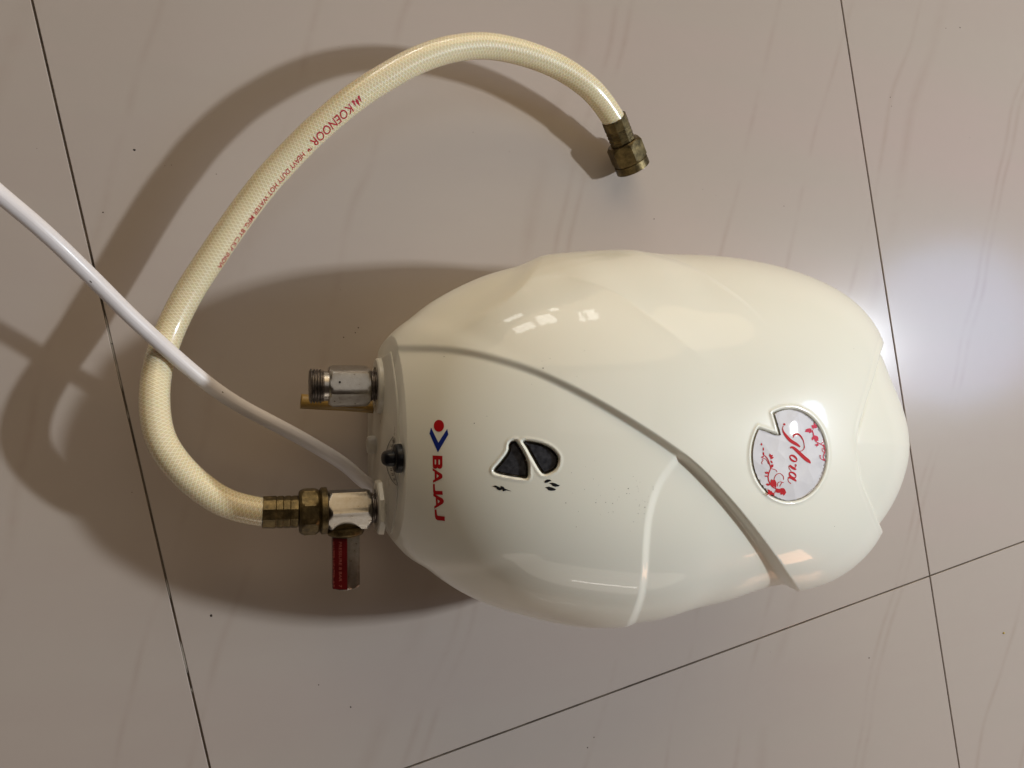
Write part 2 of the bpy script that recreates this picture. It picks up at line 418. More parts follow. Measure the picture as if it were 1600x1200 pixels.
# signs so that "positive side" means what the code above expects
SG2 = -np.sign(sdist(np.array([[900., 850.]]), R2)[0][0])       # left side high
SG5 = np.sign(sdist(np.array([[1000., 450.]]), R5)[0][0])
SG4 = np.sign(sdist(np.array([[720., 440.]]), S4)[0][0])        # positive on the rim side
SG6 = np.sign(sdist(np.array([[1400., 690.]]), R6)[0][0])       # positive on the cap side
if sdist(np.array([[640., 560.]]), R1)[1][0] > 0.5:
    _s = sdist
    R1r = R1
    def sdist(P, poly, closed=False, _s=_s):
        d, t = _s(P, poly, closed)
        return (d, 1-t) if poly is R1r else (d, t)
SMO = [0.055]
def fit_outline(NP, iters=7):
    ph = np.linspace(0, 2*math.pi, NP, endpoint=False)
    rad = np.full(NP, 0.12)
    nose = spline2([(0.1095, 0.0532), (0.096, 0.0445), (0.0815, 0.0345), (X0, YT), (0.0530, 0.008), (0.0425, -0.015), (0.0390, -0.038), (0.0425, -0.061), (0.0530, -0.084), (X0, YB), (0.0806, -0.1095), (0.0901, -0.1150), (0.1035, -0.124)], 12)
    na = np.arctan2(nose[:, 1]-Cy, nose[:, 0]-Cx) % (2*math.pi); nrd = np.hypot(nose[:, 0]-Cx, nose[:, 1]-Cy); o_ = np.argsort(na)
    cs, sn = np.cos(ph), np.sin(ph)
    lr = np.interp(ph, na[o_], nrd[o_])
    yl = np.where(cs < 0, Cy+lr*sn, 9); xl = Cx+lr*cs; isleft = (cs < 0) & (xl < X0+0.008) & (yl < YT+0.012) & (yl > YB-0.012)
    isleft_w = np.convolve(np.concatenate([isleft[-12:], isleft, isleft[:12]]).astype(float), np.ones(25), 'valid') > 99
    # start: back-projection of the target outline at z = 0.085
    tw = np.array([bp(x, y, 0.085)[:2] for x, y in TARGET]); an = np.unwrap(np.arctan2(tw[:, 1]-Cy, tw[:, 0]-Cx)); rd = np.hypot(tw[:, 0]-Cx, tw[:, 1]-Cy)
    an2 = an % (2*math.pi); o = np.argsort(an2); rad0 = np.interp(ph, an2[o], rd[o], period=2*math.pi)
    k_ = int(NP*0.05); ke = np.hanning(2*k_+1); ke /= ke.sum()
    r_ = np.where(isleft, lr, rad0); rsm = np.convolve(np.concatenate([r_[-k_:], r_, r_[:k_]]), ke, 'valid')
    rad = np.where(isleft, lr, np.where(isleft_w, r_, rsm)) if False else np.where(isleft, lr, r_*0.25+rsm*0.75)
    c2 = np.array(pr([Cx, Cy, 0.09]))
    ta = np.arctan2(TARGET[:, 1]-c2[1], TARGET[:, 0]-c2[0]) % (2*math.pi)
    # dense target
    T = np.vstack([TARGET]); dens = []
    for i in range(len(T)-1):
        for k in range(24): dens.append(T[i]+(T[i+1]-T[i])*k/24)
    dens = np.array(dens); ta = np.arctan2(dens[:, 1]-c2[1], dens[:, 0]-c2[0]) % (2*math.pi); tr = np.hypot(dens[:, 0]-c2[0], dens[:, 1]-c2[1])
    o = np.argsort(ta); ta, tr = ta[o], tr[o]
    NB = 720
    for it in range(iters):
        V = build(rad, 70, 6, False)
        p = pr(V.reshape(-1, 3)); pa = np.arctan2(p[:, 1]-c2[1], p[:, 0]-c2[0]) % (2*math.pi); prd = np.hypot(p[:, 0]-c2[0], p[:, 1]-c2[1])
        bins = (pa/(2*math.pi)*NB).astype(int) % NB
        mx = np.zeros(NB); np.maximum.at(mx, bins, prd)
        bc = (np.arange(NB)+0.5)/NB*2*math.pi; ok = mx > 0
        mx = np.interp(bc, bc[ok], mx[ok], period=2*math.pi)
        tt = np.interp(bc, ta, tr, period=2*math.pi)
        ratio = tt/mx
        # screen angle of each equator point
        e = pr(V[69]); ea = np.arctan2(e[:, 1]-c2[1], e[:, 0]-c2[0]) % (2*math.pi)
        rt = np.interp(ea, bc, ratio, period=2*math.pi)
        okp = ~isleft; rt = np.interp(ph, ph[okp], rt[okp], period=2*math.pi)
        rt = np.clip(rt, 0.93, 1.07)**0.7
        if True:
            kk = max(1, int(NP*SMO[min(it, len(SMO)-1)])); ker = np.hanning(2*kk+3)[1:-1]; ker /= ker.sum()
            rt = np.convolve(np.concatenate([rt[-kk:], rt, rt[:kk]]), ker, 'valid')
        rad = rad*rt
    kk = 3; ker = np.ones(2*kk+1)/(2*kk+1)
    rs = np.convolve(np.concatenate([rad[-kk:], rad, rad[:kk]]), ker, 'valid')
    rad = rs
    kk = 9; ker = np.hanning(2*kk+1); ker /= ker.sum()
    return np.convolve(np.concatenate([rad[-kk:], rad, rad[:kk]]), ker, 'valid')
NPHI, NRR, NWW = 960, 310, 26
rad = fit_outline(NPHI)
VB = build(rad, NRR, NWW, True)
nr = VB.shape[0]
verts = VB.reshape(-1, 3)
idx = np.arange(nr*NPHI).reshape(nr, NPHI)
q = np.stack([idx[:-1], idx[1:], np.roll(idx, -1, 1)[1:], np.roll(idx, -1, 1)[:-1]], -1).reshape(-1, 4)[:, ::1]

def heater_plastic():
    t = NT('cream_plastic'); B = t.b.inputs; c = t.obj()
    n = t.noise(c, 9, 4, 0.6)
    t.link(t.ramp(n, [(0.3, (0.89, 0.875, 0.765, 1)), (0.7, (0.91, 0.90, 0.79, 1))]), B['Base Color'])
    n2 = t.noise(c, 90, 5, 0.7)
    t.link(t.math('ADD', 0.30, t.math('MULTIPLY', n2, 0.10)), B['Roughness'])
    B['IOR'].default_value = 1.45; B['Specular IOR Level'].default_value = 0.30; B['Coat Weight'].default_value = 0.50; B['Coat Roughness'].default_value = 0.045
    B['Subsurface Weight'].default_value = 0.06; B['Subsurface Radius'].default_value = (0.006, 0.004, 0.003); B['Subsurface Scale'].default_value = 1.0
    t.bump(t.noise(c, 22, 2, 0.5), 0.05, 0.001)
    return t.m
M_body = heater_plastic()
M_panel = simple('pale_plastic', (0.74, 0.71, 0.62, 1), 0.32, var=0.06, scale=40)
heater = empty('water_heater', (0.26, -0.04, 0), 'cream instant water heater with petal ridges lying on its back on the tiles', 'water heater')
def HP(o):
    o.parent = heater; o.matrix_parent_inverse = Matrix.Translation(-heater.location); return o
body = mesh_obj('body', verts, q, M_body)
bm = bmesh.new(); bm.from_mesh(body.data); bm.verts.ensure_lookup_table()
bm.faces.new([bm.verts[i] for i in idx[-1]])
bmesh.ops.remove_doubles(bm, verts=[bm.verts[i] for i in idx[0]], dist=1e-4)
bmesh.ops.recalc_face_normals(bm, faces=bm.faces)
res = bmesh.ops.bisect_plane(bm, geom=list(bm.verts)+list(bm.edges)+list(bm.faces), plane_co=(X0, 0, 0), plane_no=(1, 0, 0), clear_inner=True, clear_outer=False)
ce = [g_ for g_ in res['geom_cut'] if isinstance(g_, bmesh.types.BMEdge)]
bmesh.ops.holes_fill(bm, edges=ce, sides=0)
rim_pts = sorted([tuple(v.co) for v in bm.verts if abs(v.co.x-X0) < 1e-5], key=lambda c_: c_[1])
bm.to_mesh(body.data); bm.free()
for p_ in body.data.polygons: p_.use_smooth = True
body.data.set_sharp_from_angle(angle=math.radians(50))
HP(body)
tree = BVHTree.FromPolygons([Vector(v) for v in verts], [tuple(f) for f in q])
EYE = Vector((0, 0, H))
def on_body(px, py, off=0.0):
    d = (bp(px, py, 0)-EYE).normalized()
    loc, nor, i, dist = tree.ray_cast(EYE, d)
    if loc is None: return None, None
    if nor.dot(d) > 0: nor = -nor
    return loc+nor*off, nor

# flat shapes -> pieces lying on the body (thin films with their own thickness)
def tri_poly(loops):
    """loops: outer + holes, list of (x,y). returns verts, tris"""
    cu = bpy.data.curves.new('tmp', 'CURVE'); cu.dimensions = '2D'; cu.fill_mode = 'BOTH'
    for lp in loops:
        s = cu.splines.new('POLY'); s.points.add(len(lp)-1); s.use_cyclic_u = True
        for k, (x, y) in enumerate(lp): s.points[k].co = (x, -y, 0, 1)
    o = bpy.data.objects.new('tmp', cu); COL.objects.link(o)
    me = o.to_mesh(); bm = bmesh.new(); bm.from_mesh(me)
    bpy.data.objects.remove(o); bpy.data.curves.remove(cu)
    return bm
def film_bm(bm, edge=5.0):
    bmesh.ops.remove_doubles(bm, verts=bm.verts, dist=1e-4)
    bmesh.ops.triangulate(bm, faces=bm.faces)
    for _ in range(6):
        es = [e for e in bm.edges if e.calc_length() > edge]
        if not es: break
        bmesh.ops.subdivide_edges(bm, edges=es, cuts=1, use_grid_fill=False)
        bmesh.ops.triangulate(bm, faces=bm.faces)
    return bm
def place_film(bm, off, edge=5.0, mapper=None, thick=0.00006):
    film_bm(bm, edge)
    mp = mapper or (lambda x, y: on_body(x, y, off))
    dead = []
    for v in bm.verts:
        P, N = mp(v.co.x, -v.co.y)
        if P is None: dead.append(v)
        else: v.co = P
    if dead: bmesh.ops.delete(bm, geom=dead, context='VERTS')
    return bm
def film(name, loop_sets, mat, parent, off=0.00012, edge=5.0, mapper=None, kind=None):
    out = bmesh.new()
    for loops in loop_sets:
        b_ = place_film(tri_poly(loops), off, edge, mapper)
        me = bpy.data.meshes.new('t'); b_.to_mesh(me); b_.free(); out.from_mesh(me); bpy.data.meshes.remove(me)
    o = bm_obj(name, out, mat, None, kind=kind)
    # normals must face out of the body
    if parent is heater: HP(o)
    elif parent: sub(o, parent)
    return o
def stroke(pts, n=6, cap=True):
    """pts: (x,y,w) -> closed loop"""
    S = spline2([p_[:2] for p_ in pts], n); Wd = spline2([(p_[2], 0) for p_ in pts], n)[:, 0]
    T = np.gradient(S, axis=0); T /= np.linalg.norm(T, axis=1, keepdims=True)+1e-9; Nn = np.stack([-T[:, 1], T[:, 0]], 1)
    Wd = np.maximum(Wd, 0.4)
    L = S+Nn*Wd[:, None]/2; Rr = S-Nn*Wd[:, None]/2
    return [tuple(p_) for p_ in L]+[tuple(p_) for p_ in Rr[::-1]]
def ell(cx, cy, rx, ry, n=24, rot=0):
    c, s = math.cos(rot), math.sin(rot)
    return [(cx+rx*math.cos(a)*c-ry*math.sin(a)*s, cy+rx*math.cos(a)*s+ry*math.sin(a)*c) for a in np.linspace(0, 2*math.pi, n, endpoint=False)]
def sc_(pts, s, ox, oy): return [(x/s+ox, y/s+oy)+tuple(r_[0:]) for x, y, *r_ in pts]

M_red = simple('red_print', (0.48, 0.008, 0.012, 1), 0.3)
M_blue = simple('blue_print', (0.008, 0.025, 0.23, 1), 0.3)
M_black = simple('black_print', (0.012, 0.012, 0.014, 1), 0.35)
M_blackp = simple('black_plastic', (0.006, 0.006, 0.008, 1), 0.35, spec=0.25, var=0.3, scale=300)

# maker's mark and name
S6 = lambda pts: [(x/6.316+640, y/6.316+640) for x, y in pts]
film('logo_dot', [[ell(685.9, 665.3, 8.0, 9.3, 40)]], M_red, heater, edge=4)
film('logo_chevron', [[S6([(213, 177), (197, 236), (280, 421), (383, 246), (372, 189), (285, 326)])]], M_blue, heater, edge=4)
letters = [
 [[(228, 452), (325, 457), (325, 555), (318, 577), (300, 584), (283, 580), (276, 571), (268, 580), (254, 583), (236, 578), (230, 560)], [(249, 492), (262, 492), (262, 538), (257, 543), (249, 538)], [(286, 492), (300, 492), (300, 538), (294, 544), (286, 538)]],
 [[(228, 578), (318, 634), (325, 650), (325, 668), (316, 680), (231, 722), (231, 698), (249, 689), (248, 612), (229, 601)], [(268, 634), (292, 655), (268, 674)]],
 [[(232, 732), (250, 735), (252, 790), (258, 801), (325, 803), (328, 840), (252, 838), (238, 828), (233, 808)]],
 [[(234, 826), (325, 876), (338, 896), (338, 914), (326, 930), (244, 978), (244, 954), (262, 943), (258, 866), (236, 852)], [(277, 884), (302, 905), (280, 925)]],
 [[(247, 985), (266, 986), (272, 1038), (281, 1047), (348, 1055), (348, 1098), (276, 1090), (258, 1078), (251, 1052)]]]
for lt in letters: film('logo_letter', [[S6(l) for l in lt]], M_red, heater, edge=4)
# small signs under the two lamps
S7 = lambda pts: [(x/6.667+700, y/6.667+640) for x, y in pts]
film('bolt_mark', [[S7([(463, 798), (500, 789), (546, 814), (549, 793), (582, 806), (592, 822), (666, 851), (612, 841), (572, 851), (566, 830), (541, 842), (514, 830), (504, 814)])]], M_black, heater, edge=3)
film('drop_marks', [[S7([(1003, 758), (1012, 740), (1035, 727), (1060, 728), (1078, 742), (1055, 750), (1035, 760), (1015, 763)])],
                    [S7([(1052, 764), (1085, 760), (1120, 768), (1145, 782), (1167, 785), (1150, 800), (1120, 803), (1092, 795), (1078, 780)])],
                    [S7([(1013, 808), (1050, 802), (1090, 812), (1129, 829), (1110, 842), (1075, 845), (1045, 838), (1033, 822)])]], M_black, heater, edge=3)
# the two dark lamp windows
def lens_mat():
    t = NT('dark_lens'); B = t.b.inputs; c = t.obj()
    n = t.noise(c, 420, 3, 0.5)
    t.link(t.ramp(n, [(0.35, (0.022, 0.023, 0.028, 1)), (0.7, (0.065, 0.066, 0.075, 1))]), B['Base Color'])
    B['Roughness'].default_value = 0.28; t.bump(n, 0.35, 0.0006)
    return t.m
M_lens = lens_mat(); M_lensrim = simple('dark_lens_rim', (0.020, 0.016, 0.010, 1), 0.22, var=0.4, scale=300)
def shrink(poly, d):
    poly = np.array(poly); T = np.roll(poly, -1, 0)-np.roll(poly, 1, 0); T /= np.linalg.norm(T, axis=1, keepdims=True); Nn = np.stack([-T[:, 1], T[:, 0]], 1)
    a = poly+Nn*d; c = poly.mean(0)
    b_ = poly-Nn*d
    A = lambda z: 0.5*abs(np.dot(z[:, 0], np.roll(z[:, 1], 1))-np.dot(z[:, 1], np.roll(z[:, 0], 1)))
    return a if (A(a) < A(b_)) == (d > 0) else b_
for nm, poly in (('indicator_window', EYE_L), ('indicator_window', EYE_R)):
    o = film(nm, [[[tuple(p_) for p_ in shrink(poly, 0.9)]]], M_lensrim, heater, off=0.0004, edge=4)
    i1 = shrink(poly, 5.6)
    sub(film('lens', [[[tuple(p_) for p_ in i1]]], M_lens, None, off=0.0008, edge=4), o)

# ---- badge
def pearl():
    t = NT('pearl_badge'); B = t.b.inputs; c = t.obj()
    n = t.noise(c, 45, 5, 0.7)
    t.link(t.ramp(n, [(0.3, (0.64, 0.63, 0.66, 1)), (0.7, (0.74, 0.72, 0.73, 1))]), B['Base Color'])
    B['Roughness'].default_value = 0.50; B['Specular IOR Level'].default_value = 0.25; B['Coat Weight'].default_value = 0.04; B['Coat Roughness'].default_value = 0.05
    v = t.add('ShaderNodeTexVoronoi'); v.inputs['Scale'].default_value = 110; t.link(c, v.inputs['Vector'])
    t.bump(v.outputs['Distance'], 0.45, 0.0012)
    return t.m
M_pearl = pearl()
M_gap = simple('badge_groove', (0.5, 0.45, 0.36, 1), 0.8)
film('badge_seat', [[[tuple(p_) for p_ in shrink(BADGE, 0.2)]]], M_gap, heater, off=0.0003, edge=5)
badge = film('badge', [[[tuple(p_) for p_ in shrink(BADGE, 0.5)]]], M_pearl, heater, off=0.0011, edge=5)
S8 = lambda pts: [(p_[0]/6.667+1150, p_[1]/6.667+620) for p_ in pts]
def S8s(pts): return stroke([(x/6.667+1150, y/6.667+620, max(wd*1.25, 6.5)/6.667) for x, y, wd in pts])
M_redb = simple('red_badge_print', (0.55, 0.012, 0.018, 1), 0.6, spec=0.15)
M_redb_sheen = simple('red_badge_print_sheen', (0.66, 0.045, 0.09, 1), 0.6, spec=0.15)  # the badge red made paler, with a reflection painted into its colour
flora = [ [S8(ell(486, 288, 12, 12))],
 [S8s([(476, 305, 4), (468, 330, 6), (476, 360, 13), (500, 400, 22), (550, 455, 26), (610, 492, 24), (650, 520, 12)])],
 [S8s([(578, 425, 7), (584, 402, 13), (605, 388, 15), (635, 392, 14), (662, 418, 12), (682, 455, 8), (692, 500, 6), (690, 545, 5)])],
 [S8s([(548, 536, 6), (560, 524, 16), (590, 536, 24), (640, 582, 27), (700, 638, 30), (738, 668, 26), (758, 690, 8)])],
 [S8s([(690, 490, 5), (694, 530, 6), (668, 560, 5), (636, 566, 5)])],
 [S8(ell(580, 640, 47, 34, 28, 0.75)), S8(ell(580, 641, 36, 13, 20, 0.62))],
 [S8s([(610, 756, 10), (590, 748, 18), (566, 732, 20), (542, 712, 16)])],
 [S8s([(604, 700, 6), (608, 716, 9), (598, 734, 7), (602, 754, 6)])], [S8(ell(604, 708, 10, 9))],
 [S8s([(542, 712, 10), (534, 726, 5), (540, 748, 4), (560, 772, 3)])],
 [S8(ell(572, 812, 44, 33, 28, 0.65)), S8(ell(573, 812, 33, 13, 20, 0.60))],
 [S8s([(612, 876, 8), (594, 862, 18), (566, 846, 19), (538, 838, 15), (526, 852, 6), (532, 880, 4), (556, 902, 3)])]]
sub(film('badge_lettering', flora, M_redb, None, off=0.00125, edge=3), badge)
def leaf(x, y, l, wd, a):
    c, s = math.cos(math.radians(a)), math.sin(math.radians(a)); pts = []
    for t, k in ((0, 0), (.2, .6), (.45, 1), (.75, .7), (1, 0), (.75, -.7), (.45, -1), (.2, -.6)):
        u_, v_ = t*l*1.1, k*wd*0.65; pts.append((x+u_*c-v_*s, y+u_*s+v_*c))
    return [S8(pts)]
vine1 = [[S8s(v)] for v in ([(268, 600, 4), (295, 622, 7), (322, 662, 8), (338, 712, 7), (344, 745, 7), (324, 800, 9), (320, 850, 9), (338, 900, 10), (372, 940, 9), (420, 958, 8), (470, 968, 7)],
   [(344, 745, 6), (372, 750, 5), (398, 760, 4), (412, 778, 3)], [(380, 852, 3), (400, 812, 4), (440, 795, 4), (475, 825, 4), (480, 860, 3)],
   [(255, 650, 4), (280, 640, 5), (305, 660, 5), (325, 700, 4)], [(415, 930, 4), (420, 895, 4), (445, 882, 4), (480, 890, 3)], [(440, 930, 3), (455, 900, 4), (470, 885, 3)], [(385, 1000, 3), (400, 965, 5)], [(258, 700, 3), (252, 680, 5), (268, 655, 3)])]
lv1 = [leaf(*a) for a in ((250, 480, 26, 14, 90), (270, 525, 34, 12, 92), (268, 570, 40, 14, 85), (245, 632, 32, 14, -25), (335, 590, 45, 18, 75), (378, 625, 40, 14, 150), (365, 600, 36, 14, 120), (345, 660, 34, 14, 60), (372, 700, 44, 22, 125), (345, 740, 40, 14, -70), (285, 780, 30, 16, 35), (280, 820, 36, 12, 10), (325, 800, 30, 12, -130), (295, 905, 40, 20, 15), (350, 856, 84, 46, 62), (380, 850, 90, 26, 80), (400, 990, 60, 34, -25), (400, 950, 50, 26, 60), (445, 950, 60, 36, 35), (450, 1018, 70, 34, -65), (490, 960, 60, 30, 100), (312, 960, 50, 22, 50), (318, 1010, 60, 24, -10), (330, 1030, 50, 22, -60), (360, 975, 60, 20, 140), (380, 1000, 40, 12, 100))]
vine2 = [[S8s(v)] for v in ([(905, 660, 6), (890, 620, 7), (905, 570, 6), (898, 520, 7), (862, 492, 7), (820, 470, 8), (795, 430, 9), (785, 380, 9), (775, 345, 7)],
   [(855, 610, 4), (862, 640, 5), (890, 655, 4)], [(862, 490, 3), (890, 470, 4), (892, 440, 4)], [(700, 360, 4), (740, 350, 5), (785, 375, 5)], [(770, 310, 4), (790, 340, 5)], [(915, 590, 3), (880, 560, 4), (882, 530, 3)])]
lv2 = [leaf(*a) for a in ((700, 365, 70, 30, -25), (705, 340, 60, 22, 15), (745, 380, 40, 18, -60), (765, 300, 60, 28, 20), (790, 265, 55, 26, 50), (825, 300, 44, 20, 150), (775, 455, 44, 18, -75), (790, 400, 70, 36, 50), (830, 410, 50, 24, 100), (800, 500, 44, 16, 0), (820, 520, 36, 14, -70), (880, 500, 40, 22, 20), (890, 545, 34, 16, -40), (875, 655, 34, 12, 0), (905, 670, 30, 12, -80), (850, 606, 20, 8, 30))]
sub(film('flower_print', vine1+lv1, M_redb, None, off=0.00125, edge=3), badge)
sub(film('flower_print', vine2+lv2, M_redb_sheen, None, off=0.00125, edge=3), badge)

# grime specks scattered on the cover
specks = []
for k in range(64):
    if k < 34: x, y = rng.normal(960, 45), rng.normal(775, 28)
    elif k < 48: x, y = rng.normal(1005, 7), rng.normal(792, 12)
    elif k < 54: x, y = rng.normal(865, 30), rng.normal(572, 14)
    else: x, y = rng.uniform(680, 1340), rng.uniform(520, 880)
    if inside(np.array([[x, y]]), shrink(BADGE, -6))[0] or inside(np.array([[x, y]]), shrink(EYE_L, -6))[0] or inside(np.array([[x, y]]), shrink(EYE_R, -6))[0]: continue
    if 660 < x < 705 and 650 < y < 820: continue
    s = rng.choice([0.4, 0.55, 0.75, 1.1], p=[.45, .3, .2, .05])
    specks.append([[(x+s*rng.uniform(.5, 1.3)*math.cos(a)*rng.uniform(.7, 1.2), y+s*rng.uniform(.5, 1.0)*math.sin(a)) for a in np.linspace(0, 2*math.pi, 7, endpoint=False)]])
M_grime = simple('grime', (0.16, 0.13, 0.09, 1), 0.9, var=0.7, scale=900)
film('grime_specks', specks, M_grime, heater, off=0.0001, edge=9, kind='stuff')

# ------------------------------------------------------------------ flat end of the heater (faces -X)
def end_plane(px, py, x):                  # photo pixel -> point on the plane X = x
    d = (bp(px, py, 0)-EYE); t = x/d.x; return EYE+d*t
# end panel: plate under the arched rim
PX = X0-0.0012
pts = []
for k in range(61):
    t = k/60; Y = YT-0.013+(YB-YT+0.026)*t
    mid = (YT+YB)/2; hw = (YT-YB)/2
    z = 0.072+0.050*math.exp(-abs((Y-mid)/(hw*0.90))**3.2)
    pts.append((Y, z))
pts += [(YB+0.018, 0.040), (YB+0.030, 0.012), (YB+0.040, 0.004), (YT-0.040, 0.004), (YT-0.030, 0.012), (YT-0.018, 0.040)]
bm = bmesh.new()
ring = [[bm.verts.new((xx, y, z)) for y, z in pp_] for xx, pp_ in ((X0+0.002, pts), (PX+0.0006, pts), (PX, [(y+(0.0006 if y < mid else -0.0006), z-0.0006 if z > 0.01 else z+0.0006) for y, z in pts]))]
n_ = len(pts)
for a, c in zip(ring[:-1], ring[1:]):
    for k in range(n_): bm.faces.new((a[k], a[(k+1) % n_], c[(k+1) % n_], c[k]))
bm.faces.new(ring[-1])
panel = bm_obj('end_panel', bm, M_panel); sharpen(panel, 40); HP(panel)

ZN = 0.065
UY = bp(540, 603, ZN).y; LY = bp(540, 796, 0.066).y
DN = Vector((-1, 0, 0))
def boss(y, z, sg):
    bm = bmesh.new(); P = Vector((PX, y, z))
    lathe(bm, P+Vector((0.001, 0, 0)), DN, [(0, 0.0170), (0.0032, 0.0166), (0.0040, 0.0158), (0.0042, 0.0115), (0.0030, 0.0110)], sg, rot=math.pi/8)
    o = bm_obj('pipe_boss', bm, M_panel); sharpen(o, 35); HP(o)
    # skirt running down from the boss over the panel
    return o
boss(UY, ZN-0.002, 56); boss(LY, ZN-0.002, 8)
# metal
def chrome(k=1.0):
    t = NT('worn_chrome'); B = t.b.inputs; c = t.obj()
    n = t.noise(c, 260, 6, 0.7); n2 = t.noise(c, 900, 3, 0.6)
    t.link(t.ramp(n, [(0.30, (0.12*k, 0.09*k, 0.06*k, 1)), (0.38, (0.36*k, 0.33*k, 0.29*k, 1)), (0.7, (0.46*k, 0.44*k, 0.41*k, 1))]), B['Base Color'])
    B['Metallic'].default_value = 1.0
    t.link(t.math('ADD', 0.20, t.math('MULTIPLY', n, 0.22)), B['Roughness'])
    t.bump(n2, 0.12, 0.0003)
    return t.m
M_chrome = chrome(); M_chrome_dull = chrome(0.62)
M_dkmetal = simple('stained_thread', (0.20, 0.17, 0.15, 1), 0.42, 0.9, var=0.6, scale=420, bump=0.3)
def brass():
    t = NT('tarnished_brass'); B = t.b.inputs; c = t.obj()
    n = t.noise(c, 190, 6, 0.7); n2 = t.noise(c, 700, 4, 0.6)
    t.link(t.ramp(n, [(0.30, (0.035, 0.025, 0.010, 1)), (0.55, (0.13, 0.095, 0.040, 1)), (0.75, (0.27, 0.20, 0.09, 1))]), B['Base Color'])
    B['Metallic'].default_value = 0.75
    t.link(t.math('ADD', 0.30, t.math('MULTIPLY', n, 0.25)), B['Roughness'])
    t.bump(n2, 0.30, 0.0004)
    return t.m
M_brass = brass()
M_black_dirt = simple('black_dirt', (0.02, 0.015, 0.01, 1), 0.9)
def px_len(px0, px1, py, z): return bp(px1, py, z).x-bp(px0, py, z).x
def thread_prof(L, r0, pitch, dep):
    prof = [(0, r0-dep*1.4), (pitch*0.3, r0-dep*0.4)]; t = pitch*0.3
    while t+pitch < L:
        prof += [(t+pitch*0.22, r0), (t+pitch*0.45, r0), (t+pitch*0.75, r0-dep), (t+pitch*0.95, r0-dep)]; t += pitch
    prof += [(L, r0-dep)]; return prof
xat = lambda px, y, z: (EYE+(bp(px, y, z)-EYE)).x
def X_(px, py, z): return bp(px, py, z).x
# upper nipple (outlet)
uy, uz = UY, ZN
nip = HP(bm_obj('outlet_nipple', (lambda b_: (hexnut(b_, (X_(513, 603, uz), uy, uz), (1, 0, 0), X_(577, 603, uz)-X_(513, 603, uz), 0.01265, rot=math.radians(20)), b_)[1])(bmesh.new()), M_chrome)); sharpen(nip, 22)
bm = bmesh.new()
xa, xb = X_(483, 603, uz), X_(505.5, 603, uz)
lathe(bm, (xa, uy, uz), (1, 0, 0), [(0.0, 0.0078)]+thread_prof(xb-xa, 0.0101, 0.00175, 0.0010), 48, cap=True)
o = bm_obj('thread', bm, M_dkmetal); sharpen(o, 50); sub(o, nip); o.parent = nip
# bore (dark) at the open end
bm = bmesh.new(); lathe(bm, (xb, uy, uz), (1, 0, 0), [(0, 0.0088), (X_(513.5, 603, uz)-xb, 0.0088)], 40)
o = bm_obj('collar', bm, M_chrome); sharpen(o, 50); sub(o, nip)
bm = bmesh.new(); x2, x3 = X_(577, 603, uz), PX-0.002
lathe(bm, (x2-0.0003, uy, uz), (1, 0, 0), [(0, 0.0098)]+[(t+0.0003, r_) for t, r_ in thread_prof(x3-x2, 0.0092, 0.0018, 0.0007)][1:], 48)
o = bm_obj('neck', bm, M_dkmetal); sharpen(o, 50); sub(o, nip)
# small drilled hole mark on the top flat
bm = bmesh.new(); hp = bp(531, 597, uz+0.0113); lathe(bm, hp+Vector((0, 0, -0.0004)), (0, 0, 1), [(0, 0.0006), (0.0006, 0.0006)], 12)
sub(bm_obj('pit', bm, M_black_dirt), nip)

# lower valve (inlet)
ly, lz = LY, 0.066
xh0, xh1 = X_(511, 796, lz), X_(578, 796, lz)
valve = HP(bm_obj('safety_valve', (lambda b_: (hexnut(b_, (xh0, ly, lz), (1, 0, 0), xh1-xh0, 0.0126, rot=0.0), b_)[1])(bmesh.new()), M_chrome_dull)); sharpen(valve, 22)
bm = bmesh.new(); lathe(bm, (xh1-0.0003, ly, lz), (1, 0, 0), [(0, 0.0096)]+[(t+0.0003, r_) for t, r_ in thread_prof(PX-0.002-xh1, 0.0090, 0.0020, 0.0008)][1:], 48)
o = bm_obj('neck', bm, M_dkmetal); sharpen(o, 50); sub(o, valve)
xr = X_(540, 850, lz)
bm = bmesh.new()
yr = bp(540, 822, lz).y
lathe(bm, (xr, yr, lz), (0, -1, 0), [(0, 0.0090), (0.0008, 0.0106), (0.0032, 0.0108), (0.0046, 0.0102), (0.0056, 0.0080)], 48)
o = bm_obj('washer', bm, M_brass); sharpen(o, 45); sub(o, valve)
yr2, yr3 = bp(540, 832, lz).y, bp(540, 917, lz).y
bm = bmesh.new(); hexnut(bm, (xr, yr2, lz), (0, -1, 0), yr2-yr3, 0.0089, rot=0.0, n=6)
o = bm_obj('relief_outlet', bm, M_chrome_dull); sharpen(o, 22); sub(o, valve)
# red label on the upper left flat of the relief outlet: follow the hexagon
hx, hy, hd = frame((0, -1, 0))
def hexr_at(a, R, rot, n=6):
    s = 2*math.pi/n; a = (a-rot) % s - s/2; return R*math.cos(s/2)/math.cos(a)
def on_outlet(a, t, off=0.00015):
    rr = hexr_at(a, 0.0089, 0.0)+off
    rr = min(rr, 0.0089*0.985+off)
    return Vector((xr, yr2, lz))+hd*t+(hx*math.cos(a)+hy*math.sin(a))*rr
Ls = yr2-yr3
